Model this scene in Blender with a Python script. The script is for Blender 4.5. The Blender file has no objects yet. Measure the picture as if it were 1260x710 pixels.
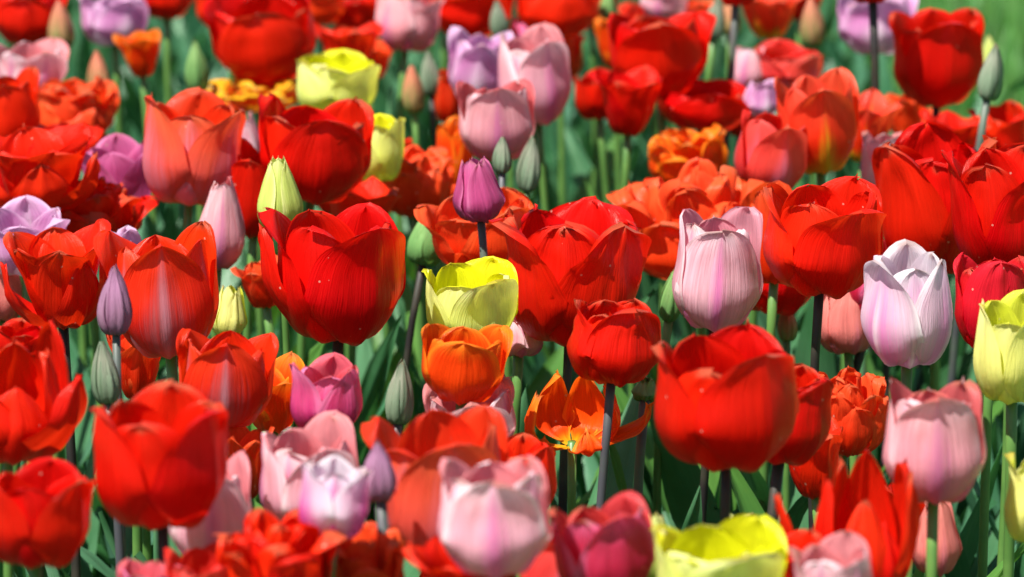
import bpy, math, random
from mathutils import Vector, Matrix, noise
R = math.radians
sc = bpy.context.scene
col = sc.collection

# ---------------------------------------------------------------- camera, sky, sun, exposure
HC, PITCH, FPX = 0.96, 14.0, 5100.0            # camera height (m), look-down angle, focal length in photo pixels (1260 wide)
cam_d = bpy.data.cameras.new('camera'); cam = bpy.data.objects.new('camera', cam_d); col.objects.link(cam)
cam.location = (0, 0, HC); cam.rotation_euler = (R(90 - PITCH), 0, 0)
cam_d.sensor_width = 36; cam_d.lens = 36 * FPX / 1260
cam_d.clip_start = 0.05; cam_d.clip_end = 500
cam_d.dof.use_dof = True; cam_d.dof.focus_distance = 2.22; cam_d.dof.aperture_fstop = 10.5
sc.camera = cam

SUN_EL, SUN_AZ = 60.0, 222.0                   # azimuth clockwise from +Y (behind the camera, a little to the left)
w = bpy.data.worlds.new('World'); sc.world = w; w.use_nodes = True
nt = w.node_tree; bg = nt.nodes['Background']
sky = nt.nodes.new('ShaderNodeTexSky'); sky.sky_type = 'NISHITA'; sky.sun_disc = False
sky.sun_elevation = R(SUN_EL); sky.sun_rotation = R(SUN_AZ)
nt.links.new(sky.outputs[0], bg.inputs[0]); bg.inputs[1].default_value = 0.05
sd = bpy.data.lights.new('sun', 'SUN'); sd.energy = 5.0; sd.angle = R(0.5); sd.color = (1.0, 0.96, 0.9)
so = bpy.data.objects.new('sun', sd); col.objects.link(so)
sv = Vector((math.sin(R(SUN_AZ)) * math.cos(R(SUN_EL)), math.cos(R(SUN_AZ)) * math.cos(R(SUN_EL)), math.sin(R(SUN_EL))))
so.rotation_euler = sv.to_track_quat('Z', 'Y').to_euler()
so.location = sv * 20
sc.view_settings.view_transform = 'Standard'; sc.view_settings.look = 'None'
sc.view_settings.exposure = 0.98; sc.view_settings.gamma = 1
sc.cycles.max_bounces = 10; sc.cycles.transmission_bounces = 8; sc.cycles.diffuse_bounces = 6

# ---------------------------------------------------------------- materials
def N(nt, t, **kw):
    n = nt.nodes.new(t)
    for k, v in kw.items(): setattr(n, k, v)
    return n
def math_n(nt, op, a, b=None, c=None, clamp=False):
    n = N(nt, 'ShaderNodeMath', operation=op); n.use_clamp = clamp
    for i, q in enumerate((a, b, c)):
        if q is None: continue
        if isinstance(q, (int, float)): n.inputs[i].default_value = q
        else: nt.links.new(q, n.inputs[i])
    return n.outputs[0]
def mixc(nt, f, a, b, mode='MIX'):
    n = N(nt, 'ShaderNodeMix', data_type='RGBA', blend_type=mode)
    for s, q in ((0, f), (6, a), (7, b)):
        if isinstance(q, (int, float)): n.inputs[s].default_value = q
        elif isinstance(q, tuple): n.inputs[s].default_value = (*q, 1)
        else: nt.links.new(q, n.inputs[s])
    return n.outputs[2]
def sstep(nt, x, lo, hi):
    n = N(nt, 'ShaderNodeMapRange', interpolation_type='SMOOTHSTEP')
    nt.links.new(x, n.inputs[0]); n.inputs[1].default_value = lo; n.inputs[2].default_value = hi
    return n.outputs[0]
def newmat(name):
    m = bpy.data.materials.new(name); m.use_nodes = True; nt = m.node_tree; nt.nodes.clear()
    return m, nt, N(nt, 'ShaderNodeOutputMaterial')

def petal_mat(name, body, base, tip=None, flame=None, rib=None, edge=None, trans=None, tw=0.38, rough=0.42, base_h=0.16, flame_w=0.5, flame_h=0.75, vein=0.22, speck=True, inner=None, tint=(1, 1, 1)):
    """body colour with a differently coloured base, tip, central flame, midrib line and margin"""
    m, nt, out = newmat(name); L = nt.links.new
    uv = N(nt, 'ShaderNodeUVMap'); sep = N(nt, 'ShaderNodeSeparateXYZ'); L(uv.outputs[0], sep.inputs[0])
    U, V = sep.outputs[0], sep.outputs[1]
    au = math_n(nt, 'ABSOLUTE', math_n(nt, 'MULTIPLY_ADD', U, 2.0, -1.0))
    oi = N(nt, 'ShaderNodeObjectInfo'); rnd = oi.outputs['Random']
    # streaky veins fanning along the petal
    cmb = N(nt, 'ShaderNodeCombineXYZ')
    L(math_n(nt, 'MULTIPLY', U, 34.0), cmb.inputs[0]); L(math_n(nt, 'MULTIPLY', V, 2.2), cmb.inputs[1]); L(math_n(nt, 'MULTIPLY', rnd, 50.0), cmb.inputs[2])
    ns = N(nt, 'ShaderNodeTexNoise'); ns.inputs['Scale'].default_value = 1.0; ns.inputs['Detail'].default_value = 4; L(cmb.outputs[0], ns.inputs['Vector'])
    cf = N(nt, 'ShaderNodeCombineXYZ')
    L(math_n(nt, 'MULTIPLY', U, 95.0), cf.inputs[0]); L(math_n(nt, 'MULTIPLY', V, 3.0), cf.inputs[1]); L(math_n(nt, 'MULTIPLY', rnd, 33.0), cf.inputs[2])
    nf = N(nt, 'ShaderNodeTexNoise'); nf.inputs['Scale'].default_value = 1.0; nf.inputs['Detail'].default_value = 2; L(cf.outputs[0], nf.inputs['Vector'])
    veins = math_n(nt, 'ADD', math_n(nt, 'MULTIPLY', ns.outputs[0], 0.6), math_n(nt, 'MULTIPLY', nf.outputs[0], 0.4))
    veins = math_n(nt, 'MULTIPLY_ADD', math_n(nt, 'SUBTRACT', veins, 0.5), 1.35, 0.5)
    cmb2 = N(nt, 'ShaderNodeCombineXYZ')
    L(math_n(nt, 'MULTIPLY', U, 3.0), cmb2.inputs[0]); L(math_n(nt, 'MULTIPLY', V, 2.4), cmb2.inputs[1]); L(math_n(nt, 'MULTIPLY', rnd, 91.0), cmb2.inputs[2])
    nb = N(nt, 'ShaderNodeTexNoise'); nb.inputs['Scale'].default_value = 1.0; nb.inputs['Detail'].default_value = 3; L(cmb2.outputs[0], nb.inputs['Vector'])
    blot = nb.outputs[0]
    c = body
    if tip: c = mixc(nt, sstep(nt, math_n(nt, 'MULTIPLY_ADD', blot, 0.5, math_n(nt, 'SUBTRACT', V, 0.25)), 0.45, 1.0), c, tip)
    if edge: c = mixc(nt, sstep(nt, math_n(nt, 'MULTIPLY_ADD', veins, 0.25, math_n(nt, 'MAXIMUM', au, math_n(nt, 'MULTIPLY_ADD', V, 1.0, -0.08))), 0.80, 1.12), c, edge)
    if flame:
        d = math_n(nt, 'ADD', math_n(nt, 'DIVIDE', au, flame_w), math_n(nt, 'DIVIDE', V, flame_h))
        d = math_n(nt, 'MULTIPLY_ADD', veins, -0.9, math_n(nt, 'ADD', d, 0.45))
        f = sstep(nt, d, 1.15, 0.35)
        c = mixc(nt, f, c, flame)
    if rib:
        f = math_n(nt, 'MULTIPLY', sstep(nt, au, 0.13, 0.0), sstep(nt, V, 1.0, 0.55))
        c = mixc(nt, math_n(nt, 'MULTIPLY', f, 0.75), c, rib)
    if inner:   # the face of the petal that looks into the cup
        ge_ = N(nt, 'ShaderNodeNewGeometry')
        c = mixc(nt, ge_.outputs['Backfacing'], inner, c)
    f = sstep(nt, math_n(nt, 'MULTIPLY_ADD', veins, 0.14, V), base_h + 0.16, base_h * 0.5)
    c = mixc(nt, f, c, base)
    # vein and blotch value variation, per-petal hue variation
    hsv = N(nt, 'ShaderNodeHueSaturation')
    L(c, hsv.inputs['Color']) if not isinstance(c, tuple) else setattr(hsv.inputs['Color'], 'default_value', (*c, 1))
    val = math_n(nt, 'MULTIPLY_ADD', veins, vein * 2, 1.0 - vein)
    val = math_n(nt, 'MULTIPLY', val, math_n(nt, 'MULTIPLY_ADD', blot, 0.3, 0.86))
    L(math_n(nt, 'MULTIPLY', val, math_n(nt, 'MULTIPLY_ADD', rnd, 0.18, 0.92)), hsv.inputs['Value'])
    L(math_n(nt, 'MULTIPLY_ADD', rnd, 0.004, 0.4985), hsv.inputs['Hue'])
    c = hsv.outputs[0]
    if speck:   # pollen and dust
        tc = N(nt, 'ShaderNodeTexCoord'); vo = N(nt, 'ShaderNodeTexVoronoi'); vo.inputs['Scale'].default_value = 190
        L(tc.outputs['Object'], vo.inputs['Vector'])
        sx = N(nt, 'ShaderNodeSeparateColor'); L(vo.outputs['Color'], sx.inputs[0])
        f = math_n(nt, 'MULTIPLY', math_n(nt, 'LESS_THAN', vo.outputs['Distance'], 0.13), math_n(nt, 'GREATER_THAN', sx.outputs[0], 0.93))
        c = mixc(nt, math_n(nt, 'MULTIPLY', f, 0.55), c, (0.75, 0.6, 0.45))
    # browned, weathered tips on some petals
    fb = math_n(nt, 'MULTIPLY', sstep(nt, math_n(nt, 'MULTIPLY_ADD', nf.outputs[0], 0.12, V), 1.0, 1.05), sstep(nt, math_n(nt, 'MULTIPLY_ADD', rnd, 0.7, blot), 0.75, 1.05))
    c = mixc(nt, math_n(nt, 'MULTIPLY', fb, 0.6), c, (0.30, 0.13, 0.06))
    p = N(nt, 'ShaderNodeBsdfPrincipled'); L(c, p.inputs['Base Color'])
    bmp0 = N(nt, 'ShaderNodeBump'); bmp0.inputs['Strength'].default_value = 0.7; bmp0.inputs['Distance'].default_value = 0.0014; L(veins, bmp0.inputs['Height'])
    L(math_n(nt, 'MULTIPLY_ADD', veins, 0.2, rough - 0.16), p.inputs['Roughness'])
    p.inputs['Specular IOR Level'].default_value = 0.26
    p.inputs['Coat Weight'].default_value = 0.16; p.inputs['Coat Roughness'].default_value = 0.27
    L(bmp0.outputs[0], p.inputs['Coat Normal'])
    p.inputs['Specular Tint'].default_value = (*tint, 1)
    bmp = N(nt, 'ShaderNodeBump'); bmp.inputs['Strength'].default_value = 0.5; bmp.inputs['Distance'].default_value = 0.0014
    L(math_n(nt, 'MULTIPLY_ADD', blot, 1.6, veins), bmp.inputs['Height']); L(bmp.outputs[0], p.inputs['Normal'])
    t = N(nt, 'ShaderNodeBsdfTranslucent')
    tcx = mixc(nt, 0.6, c, trans) if trans else c
    L(tcx, t.inputs[0]); L(bmp.outputs[0], t.inputs['Normal'])
    mx = N(nt, 'ShaderNodeMixShader'); mx.inputs[0].default_value = tw; L(p.outputs[0], mx.inputs[1]); L(t.outputs[0], mx.inputs[2])
    L(mx.outputs[0], out.inputs[0])
    return m

RT = (1.0, 0.012, 0.002); TR = (1.0, 0.45, 0.38)
PM = {
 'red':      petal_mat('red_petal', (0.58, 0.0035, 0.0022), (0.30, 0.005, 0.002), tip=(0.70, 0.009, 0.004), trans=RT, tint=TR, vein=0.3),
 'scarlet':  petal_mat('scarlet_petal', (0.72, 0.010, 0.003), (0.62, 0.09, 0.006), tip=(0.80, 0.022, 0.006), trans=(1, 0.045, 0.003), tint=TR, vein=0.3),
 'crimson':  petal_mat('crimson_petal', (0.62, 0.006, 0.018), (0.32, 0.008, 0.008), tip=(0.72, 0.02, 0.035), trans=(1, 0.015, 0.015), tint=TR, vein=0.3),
 'redorange':petal_mat('red_orange_petal', (0.82, 0.038, 0.005), (0.68, 0.28, 0.01), tip=(0.86, 0.075, 0.02), trans=(1, 0.08, 0.005), edge=(0.88, 0.10, 0.025), tint=TR, vein=0.3),
 'orange':   petal_mat('orange_petal', (0.86, 0.065, 0.004), (0.80, 0.42, 0.01), edge=(0.92, 0.26, 0.015), trans=(1, 0.12, 0.004), vein=0.3, tint=(1, .6, .4)),
 'salmon':   petal_mat('salmon_petal', (0.80, 0.10, 0.07), (0.36, 0.22, 0.03), tip=(0.88, 0.13, 0.05), flame=(0.60, 0.20, 0.27), flame_w=1.1, flame_h=1.15, trans=(1, 0.09, 0.02), inner=(0.80, 0.04, 0.01)),
 'mauvered': petal_mat('mauve_flamed_red_petal', (0.74, 0.016, 0.005), (0.46, 0.40, 0.05), tip=(0.84, 0.05, 0.010), flame=(0.34, 0.10, 0.11), flame_w=0.95, flame_h=1.1, rib=(0.55, 0.27, 0.33), trans=(1, 0.05, 0.005), base_h=0.07, inner=(0.80, 0.03, 0.004)),
 'coral':    petal_mat('coral_rose_petal', (0.78, 0.045, 0.045), (0.50, 0.22, 0.2), tip=(0.84, 0.10, 0.08), flame=(0.64, 0.18, 0.28), flame_w=0.9, flame_h=0.9, trans=(1, 0.07, 0.03), inner=(0.74, 0.03, 0.02)),
 'flametulip': petal_mat('yellow_based_scarlet_petal', (0.84, 0.025, 0.005), (0.58, 0.52, 0.02), tip=(0.86, 0.09, 0.04), flame=(0.66, 0.48, 0.02), flame_w=0.5, flame_h=0.8, trans=(1, 0.09, 0.008), base_h=0.36),
 'pink':     petal_mat('pink_petal', (0.80, 0.42, 0.52), (0.56, 0.44, 0.34), tip=(0.84, 0.48, 0.52), flame=(0.64, 0.18, 0.40), flame_w=0.42, flame_h=1.3, edge=(0.91, 0.76, 0.80), trans=(1, 0.5, 0.55), vein=0.42, rough=0.46, inner=(0.76, 0.26, 0.28)),
 'rose':     petal_mat('dusty_rose_petal', (0.76, 0.33, 0.39), (0.50, 0.36, 0.24), tip=(0.86, 0.50, 0.52), flame=(0.52, 0.16, 0.33), flame_w=0.55, flame_h=1.1, edge=(0.88, 0.58, 0.62), trans=(1, 0.24, 0.26), vein=0.42, rough=0.46, inner=(0.62, 0.12, 0.13)),
 'salmonpink': petal_mat('salmon_pink_petal', (0.70, 0.20, 0.18), (0.48, 0.38, 0.18), tip=(0.78, 0.26, 0.22), flame=(0.60, 0.18, 0.24), trans=(1, 0.22, 0.16), rough=0.5, vein=0.36),
 'lilac':    petal_mat('lilac_petal', (0.64, 0.30, 0.54), (0.78, 0.72, 0.60), tip=(0.66, 0.28, 0.56), flame=(0.84, 0.74, 0.80), flame_w=0.9, flame_h=0.95, edge=(0.76, 0.50, 0.70), trans=(0.9, 0.4, 0.7), vein=0.36, rough=0.46),
 'whitelilac': petal_mat('white_lilac_petal', (0.82, 0.60, 0.70), (0.50, 0.50, 0.30), flame=(0.66, 0.20, 0.46), flame_w=0.95, flame_h=1.25, edge=(0.88, 0.83, 0.84), rib=(0.84, 0.78, 0.78), trans=(0.95, 0.7, 0.85), vein=0.45, rough=0.44, base_h=0.07, inner=(0.74, 0.66, 0.70)),
 'silverpink': petal_mat('silvery_pink_petal', (0.76, 0.45, 0.52), (0.52, 0.46, 0.34), flame=(0.70, 0.30, 0.46), flame_w=0.34, flame_h=1.5, edge=(0.88, 0.72, 0.75), rib=(0.74, 0.20, 0.50), trans=(0.95, 0.4, 0.5), vein=0.45, rough=0.42, inner=(0.70, 0.30, 0.36)),
 'whitemagenta': petal_mat('white_edged_magenta_petal', (0.84, 0.62, 0.74), (0.78, 0.70, 0.62), flame=(0.64, 0.07, 0.33), flame_w=0.95, flame_h=1.3, inner=(0.86, 0.80, 0.84), edge=(0.90, 0.86, 0.90), trans=(0.95, 0.4, 0.7), base_h=0.06, vein=0.3),
 'magenta':  petal_mat('magenta_petal', (0.60, 0.04, 0.20), (0.46, 0.10, 0.18), tip=(0.74, 0.15, 0.30), flame=(0.46, 0.03, 0.17), edge=(0.80, 0.24, 0.46), trans=(1, 0.08, 0.22), vein=0.4, inner=(0.72, 0.12, 0.16)),
 'raspberry': petal_mat('raspberry_petal', (0.46, 0.010, 0.05), (0.4, 0.05, 0.08), tip=(0.62, 0.05, 0.13), edge=(0.66, 0.14, 0.30), trans=(1, 0.04, 0.08), vein=0.4, inner=(0.62, 0.05, 0.05)),
 'purple':   petal_mat('purple_petal', (0.46, 0.065, 0.21), (0.34, 0.08, 0.19), tip=(0.56, 0.10, 0.27), edge=(0.64, 0.17, 0.36), trans=(0.8, 0.12, 0.4), vein=0.42),
 'mauvebud': petal_mat('grey_mauve_petal', (0.31, 0.155, 0.245), (0.22, 0.18, 0.17), tip=(0.36, 0.17, 0.29), edge=(0.20, 0.08, 0.15), trans=(0.6, 0.25, 0.4), rough=0.5, vein=0.36, tw=0.15),
 'yellow':   petal_mat('yellow_petal', (0.72, 0.78, 0.20), (0.46, 0.60, 0.14), tip=(0.82, 0.85, 0.32), flame=(0.60, 0.72, 0.26), trans=(0.96, 0.96, 0.02), tw=0.38, vein=0.24, inner=(0.80, 0.80, 0.012)),
 'paleyellow': petal_mat('pale_yellow_petal', (0.80, 0.78, 0.22), (0.42, 0.54, 0.12), tip=(0.84, 0.82, 0.30), flame=(0.68, 0.72, 0.24), trans=(1, 0.95, 0.08), tw=0.34, vein=0.26, inner=(0.70, 0.74, 0.06)),
 'limeyellow': petal_mat('lime_yellow_petal', (0.58, 0.68, 0.16), (0.28, 0.44, 0.08), flame=(0.40, 0.56, 0.13), edge=(0.80, 0.82, 0.34), trans=(0.9, 0.95, 0.05), vein=0.26),
 'yellowred': petal_mat('yellow_edged_red_petal', (0.78, 0.06, 0.006), (0.6, 0.5, 0.02), edge=(0.88, 0.55, 0.02), trans=(1, 0.3, 0.01)),
 'greenbud': petal_mat('grey_green_bud_petal', (0.20, 0.28, 0.18), (0.12, 0.21, 0.10), tip=(0.27, 0.27, 0.20), edge=(0.11, 0.17, 0.10), trans=(0.3, 0.5, 0.15), tw=0.12, rough=0.5, vein=0.3, speck=False),
 'freshbud': petal_mat('fresh_green_bud_petal', (0.14, 0.30, 0.09), (0.10, 0.23, 0.06), tip=(0.22, 0.38, 0.12), trans=(0.3, 0.6, 0.05), tw=0.2, rough=0.45, vein=0.25, speck=False),
 'peachbud': petal_mat('peach_green_bud_petal', (0.42, 0.28, 0.12), (0.20, 0.32, 0.09), tip=(0.62, 0.20, 0.12), flame=(0.26, 0.36, 0.11), flame_w=1.0, trans=(0.8, 0.4, 0.1), tw=0.2, speck=False),
}
KIND = {  # colour key -> (object name, group)
 'red': ('red_tulip', 'red tulips in the flower bed'), 'scarlet': ('red_tulip', 'red tulips in the flower bed'), 'crimson': ('red_tulip', 'red tulips in the flower bed'),
 'mauvered': ('red_tulip', 'red tulips in the flower bed'), 'flametulip': ('red_tulip', 'red tulips in the flower bed'),
 'redorange': ('orange_tulip', 'orange tulips in the flower bed'), 'orange': ('orange_tulip', 'orange tulips in the flower bed'), 'yellowred': ('orange_tulip', 'orange tulips in the flower bed'),
 'salmon': ('salmon_tulip', 'salmon and coral tulips in the flower bed'), 'coral': ('salmon_tulip', 'salmon and coral tulips in the flower bed'),
 'pink': ('pink_tulip', 'pink tulips in the flower bed'), 'rose': ('pink_tulip', 'pink tulips in the flower bed'), 'salmonpink': ('pink_tulip', 'pink tulips in the flower bed'), 'silverpink': ('pink_tulip', 'pink tulips in the flower bed'),
 'lilac': ('lilac_tulip', 'lilac tulips in the flower bed'), 'whitelilac': ('lilac_tulip', 'lilac tulips in the flower bed'), 'whitemagenta': ('pink_tulip', 'pink tulips in the flower bed'),
 'magenta': ('magenta_tulip', 'magenta tulips in the flower bed'), 'raspberry': ('magenta_tulip', 'magenta tulips in the flower bed'), 'purple': ('purple_tulip', 'purple tulips in the flower bed'),
 'mauvebud': ('tulip_bud', 'tulip buds in the flower bed'), 'yellow': ('yellow_tulip', 'yellow tulips in the flower bed'), 'paleyellow': ('yellow_tulip', 'yellow tulips in the flower bed'),
 'limeyellow': ('yellow_tulip', 'yellow tulips in the flower bed'), 'greenbud': ('tulip_bud', 'tulip buds in the flower bed'), 'freshbud': ('tulip_bud', 'tulip buds in the flower bed'), 'peachbud': ('tulip_bud', 'tulip buds in the flower bed'),
}

def leaf_mat(name, c1, c2, trans, tw=0.24):
    m, nt, out = newmat(name); L = nt.links.new
    uv = N(nt, 'ShaderNodeUVMap'); sep = N(nt, 'ShaderNodeSeparateXYZ'); L(uv.outputs[0], sep.inputs[0])
    geo = N(nt, 'ShaderNodeNewGeometry')
    cmb = N(nt, 'ShaderNodeCombineXYZ'); L(math_n(nt, 'MULTIPLY', sep.outputs[0], 45.0), cmb.inputs[0]); L(math_n(nt, 'MULTIPLY', sep.outputs[1], 2.0), cmb.inputs[1])
    L(math_n(nt, 'MULTIPLY', geo.outputs['Random Per Island'], 60.0), cmb.inputs[2])
    ns = N(nt, 'ShaderNodeTexNoise'); ns.inputs['Scale'].default_value = 1; ns.inputs['Detail'].default_value = 3; L(cmb.outputs[0], ns.inputs['Vector'])
    tc = N(nt, 'ShaderNodeTexCoord'); nb = N(nt, 'ShaderNodeTexNoise'); nb.inputs['Scale'].default_value = 14; nb.inputs['Detail'].default_value = 4; L(tc.outputs['Object'], nb.inputs['Vector'])
    c = mixc(nt, sstep(nt, nb.outputs[0], 0.35, 0.7), c1, c2)
    hsv = N(nt, 'ShaderNodeHueSaturation'); L(c, hsv.inputs['Color'])
    r = geo.outputs['Random Per Island']
    L(math_n(nt, 'MULTIPLY', math_n(nt, 'MULTIPLY_ADD', ns.outputs[0], 0.5, 0.75), math_n(nt, 'MULTIPLY_ADD', r, 0.7, 0.65)), hsv.inputs['Value'])
    L(math_n(nt, 'MULTIPLY_ADD', math_n(nt, 'FRACT', math_n(nt, 'MULTIPLY', r, 7.3)), 0.05, 0.475), hsv.inputs['Hue'])
    p = N(nt, 'ShaderNodeBsdfPrincipled'); L(hsv.outputs[0], p.inputs['Base Color'])
    p.inputs['Roughness'].default_value = 0.40; p.inputs['Specular IOR Level'].default_value = 0.42
    bmp = N(nt, 'ShaderNodeBump'); bmp.inputs['Strength'].default_value = 0.4; bmp.inputs['Distance'].default_value = 0.0008
    L(ns.outputs[0], bmp.inputs['Height']); L(bmp.outputs[0], p.inputs['Normal'])
    t = N(nt, 'ShaderNodeBsdfTranslucent'); L(mixc(nt, 0.7, hsv.outputs[0], trans), t.inputs[0])
    mx = N(nt, 'ShaderNodeMixShader'); mx.inputs[0].default_value = tw; L(p.outputs[0], mx.inputs[1]); L(t.outputs[0], mx.inputs[2]); L(mx.outputs[0], out.inputs[0])
    return m
LEAF = leaf_mat('blue_green_leaf', (0.026, 0.115, 0.042), (0.085, 0.225, 0.115), (0.06, 0.26, 0.03))
LEAF2 = leaf_mat('fresh_green_leaf', (0.045, 0.16, 0.025), (0.08, 0.23, 0.04), (0.13, 0.38, 0.025))
GRASS = leaf_mat('grass_blade', (0.06, 0.20, 0.035), (0.10, 0.27, 0.06), (0.14, 0.38, 0.04))

def plain(name, c1, c2, rough=0.5, scale=60, bump=0.0):
    m, nt, out = newmat(name); L = nt.links.new
    tc = N(nt, 'ShaderNodeTexCoord'); ns = N(nt, 'ShaderNodeTexNoise'); ns.inputs['Scale'].default_value = scale; ns.inputs['Detail'].default_value = 6
    L(tc.outputs['Object'], ns.inputs['Vector'])
    p = N(nt, 'ShaderNodeBsdfPrincipled'); L(mixc(nt, sstep(nt, ns.outputs[0], 0.35, 0.68), c1, c2), p.inputs['Base Color']); p.inputs['Roughness'].default_value = rough
    if bump:
        b = N(nt, 'ShaderNodeBump'); b.inputs['Strength'].default_value = 0.8; b.inputs['Distance'].default_value = bump
        L(ns.outputs[0], b.inputs['Height']); L(b.outputs[0], p.inputs['Normal'])
    L(p.outputs[0], out.inputs[0]); return m
STEM = plain('green_stem', (0.07, 0.17, 0.035), (0.11, 0.23, 0.05), 0.42, 40)
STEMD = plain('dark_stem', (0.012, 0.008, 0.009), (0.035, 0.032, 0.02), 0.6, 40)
STEMG = plain('grey_purple_stem', (0.055, 0.055, 0.065), (0.08, 0.11, 0.075), 0.5, 40)
PIST = plain('pistil_yellow', (0.55, 0.50, 0.08), (0.66, 0.55, 0.12), 0.5, 300)
ANTH = plain('anther_dark', (0.05, 0.03, 0.05), (0.30, 0.2, 0.04), 0.7, 400)
SOIL = plain('garden_soil', (0.018, 0.012, 0.008), (0.055, 0.038, 0.024), 0.95, 45, 0.02)
LAWNM = plain('lawn_ground', (0.03, 0.09, 0.015), (0.07, 0.18, 0.03), 0.9, 9, 0.01)

# ---------------------------------------------------------------- geometry helpers
def mesh_obj(name, V, F, mat, parent=None, UV=None, loc=None):
    me = bpy.data.meshes.new(name); me.from_pydata(V, [], F)
    if UV:
        ul = me.uv_layers.new(name='UVMap'); buf = []
        for f in F:
            for i in f: buf += UV[i]
        ul.data.foreach_set('uv', buf)
    me.polygons.foreach_set('use_smooth', [True] * len(me.polygons))
    me.materials.append(mat); me.update()
    o = bpy.data.objects.new(name, me); col.objects.link(o)
    if parent: o.parent = parent
    return o
def spline(pts, t):
    n = len(pts) - 1; s = min(max(t, 0), 1) * n; i = min(int(s), n - 1); f = s - i
    p0 = pts[i - 1] if i > 0 else tuple(2 * a - b for a, b in zip(pts[0], pts[1]))
    p1, p2 = pts[i], pts[i + 1]
    p3 = pts[i + 2] if i + 2 <= n else tuple(2 * a - b for a, b in zip(pts[n], pts[n - 1]))
    return tuple(0.5 * ((2 * b) + (c - a) * f + (2 * a - 5 * b + 4 * c - d) * f * f + (3 * b - a - 3 * c + d) * f ** 3) for a, b, c, d in zip(p0, p1, p2, p3))
def grid_faces(nu, nv, off=0):
    return [(off + j * (nu + 1) + i, off + j * (nu + 1) + i + 1, off + (j + 1) * (nu + 1) + i + 1, off + (j + 1) * (nu + 1) + i) for j in range(nv) for i in range(nu)]

def petal_geo(prof, Wd, az, rng, kc=1.0, tip=0.5, ruf=0.0, curl=0.0, notch=0.0, crease=0.0012, nu=12, nv=16, skew=0.0, wv=0.5, asym=0.0, apex=0.012, size=0.07):
    """a petal as a curved sheet: prof is its centreline in the (r, z) plane (metres)"""
    ca, sa = math.cos(az), math.sin(az)
    er, et = Vector((ca, sa, 0)), Vector((-sa, ca, 0))
    ph = rng.uniform(0, 100); V = []; UV = []
    length = sum(math.dist(spline(prof, i / 12), spline(prof, (i + 1) / 12)) for i in range(12))
    for j in range(nv + 1):
        t = j / nv; v = 1 - (1 - t) ** 1.35
        lo = spline(prof, max(0, v - 0.02)); hi = spline(prof, min(1, v + 0.02)); c = spline(prof, v)
        tr, tz = hi[0] - lo[0], hi[1] - lo[1]; l = math.hypot(tr, tz) or 1; tr /= l; tz /= l
        tan = er * tr + Vector((0, 0, tz)); nin = er * (-tz) + Vector((0, 0, tr))
        g = min(1, v / wv); g = g * g * (3 - 2 * g)
        e = max(0.0, (v - wv) / (1 - wv))
        hw = Wd * (0.17 + 0.83 * g) * max(0.0, 1 - e ** (2.0)) ** tip
        Rc = max(abs(c[0]) * kc, hw / 1.45, 0.003)
        for i in range(nu + 1):
            u = -1 + 2 * i / nu
            s = u * hw; a = s / Rc
            p = er * c[0] + Vector((0, 0, c[1])) + et * (Rc * math.sin(a)) + nin * (Rc * (1 - math.cos(a)))
            # margin waviness, ruffles and lumps
            n1 = noise.noise(Vector((u * 1.3 + ph, v * 1.7, ph * .3)))
            n2 = noise.noise(Vector((u * 3.1 + ph * 2, v * 4.5, ph)))
            n3 = noise.noise(Vector((u * 6.5 + ph * 3, v * 8.0, ph)))
            k = (0.25 + 0.75 * v * v)
            d = size * (0.055 * n1 * k + (0.018 + 0.10 * ruf) * n2 * k * (0.3 + abs(u)) + 0.055 * ruf * n3 * k)
            d -= curl * size * (abs(u) ** 2.5) * v * v
            d -= crease * math.exp(-(u / 0.09) ** 2) * min(1, v * 3) * (1 - v * 0.5)
            d += crease * 0.5 * math.exp(-((abs(u) - 0.3) / 0.16) ** 2)
            p = p + nin * d
            up = tan * (-notch * size * math.exp(-(u / 0.22) ** 2) * v ** 6 + size * 0.05 * n2 * v ** 5 * (0.4 + ruf) + apex * size * math.exp(-(u / 0.14) ** 2) * v ** 10)
            p = p + up + et * (skew * size * v * v + asym * s * v)
            V.append(p); UV.append(((u + 1) / 2, v))
    return V, [f[::-1] for f in grid_faces(nu, nv)], UV

def tube_geo(pts, rad, seg=8):
    V, F, UV = [], [], []
    for k, p in enumerate(pts):
        a = pts[max(0, k - 1)]; b = pts[min(len(pts) - 1, k + 1)]
        d = (b - a).normalized(); x = d.cross(Vector((0.3, 1, 0.1))).normalized(); y = d.cross(x)
        for i in range(seg):
            an = 2 * math.pi * i / seg
            V.append(p + (x * math.cos(an) + y * math.sin(an)) * rad[k]); UV.append((i / seg, k / (len(pts) - 1)))
    for k in range(len(pts) - 1):
        for i in range(seg):
            j = (i + 1) % seg; F.append((k * seg + i, k * seg + j, (k + 1) * seg + j, (k + 1) * seg + i))
    F.append(tuple(range(seg - 1, -1, -1))); F.append(tuple((len(pts) - 1) * seg + i for i in range(seg)))
    return V, F, UV

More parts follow.
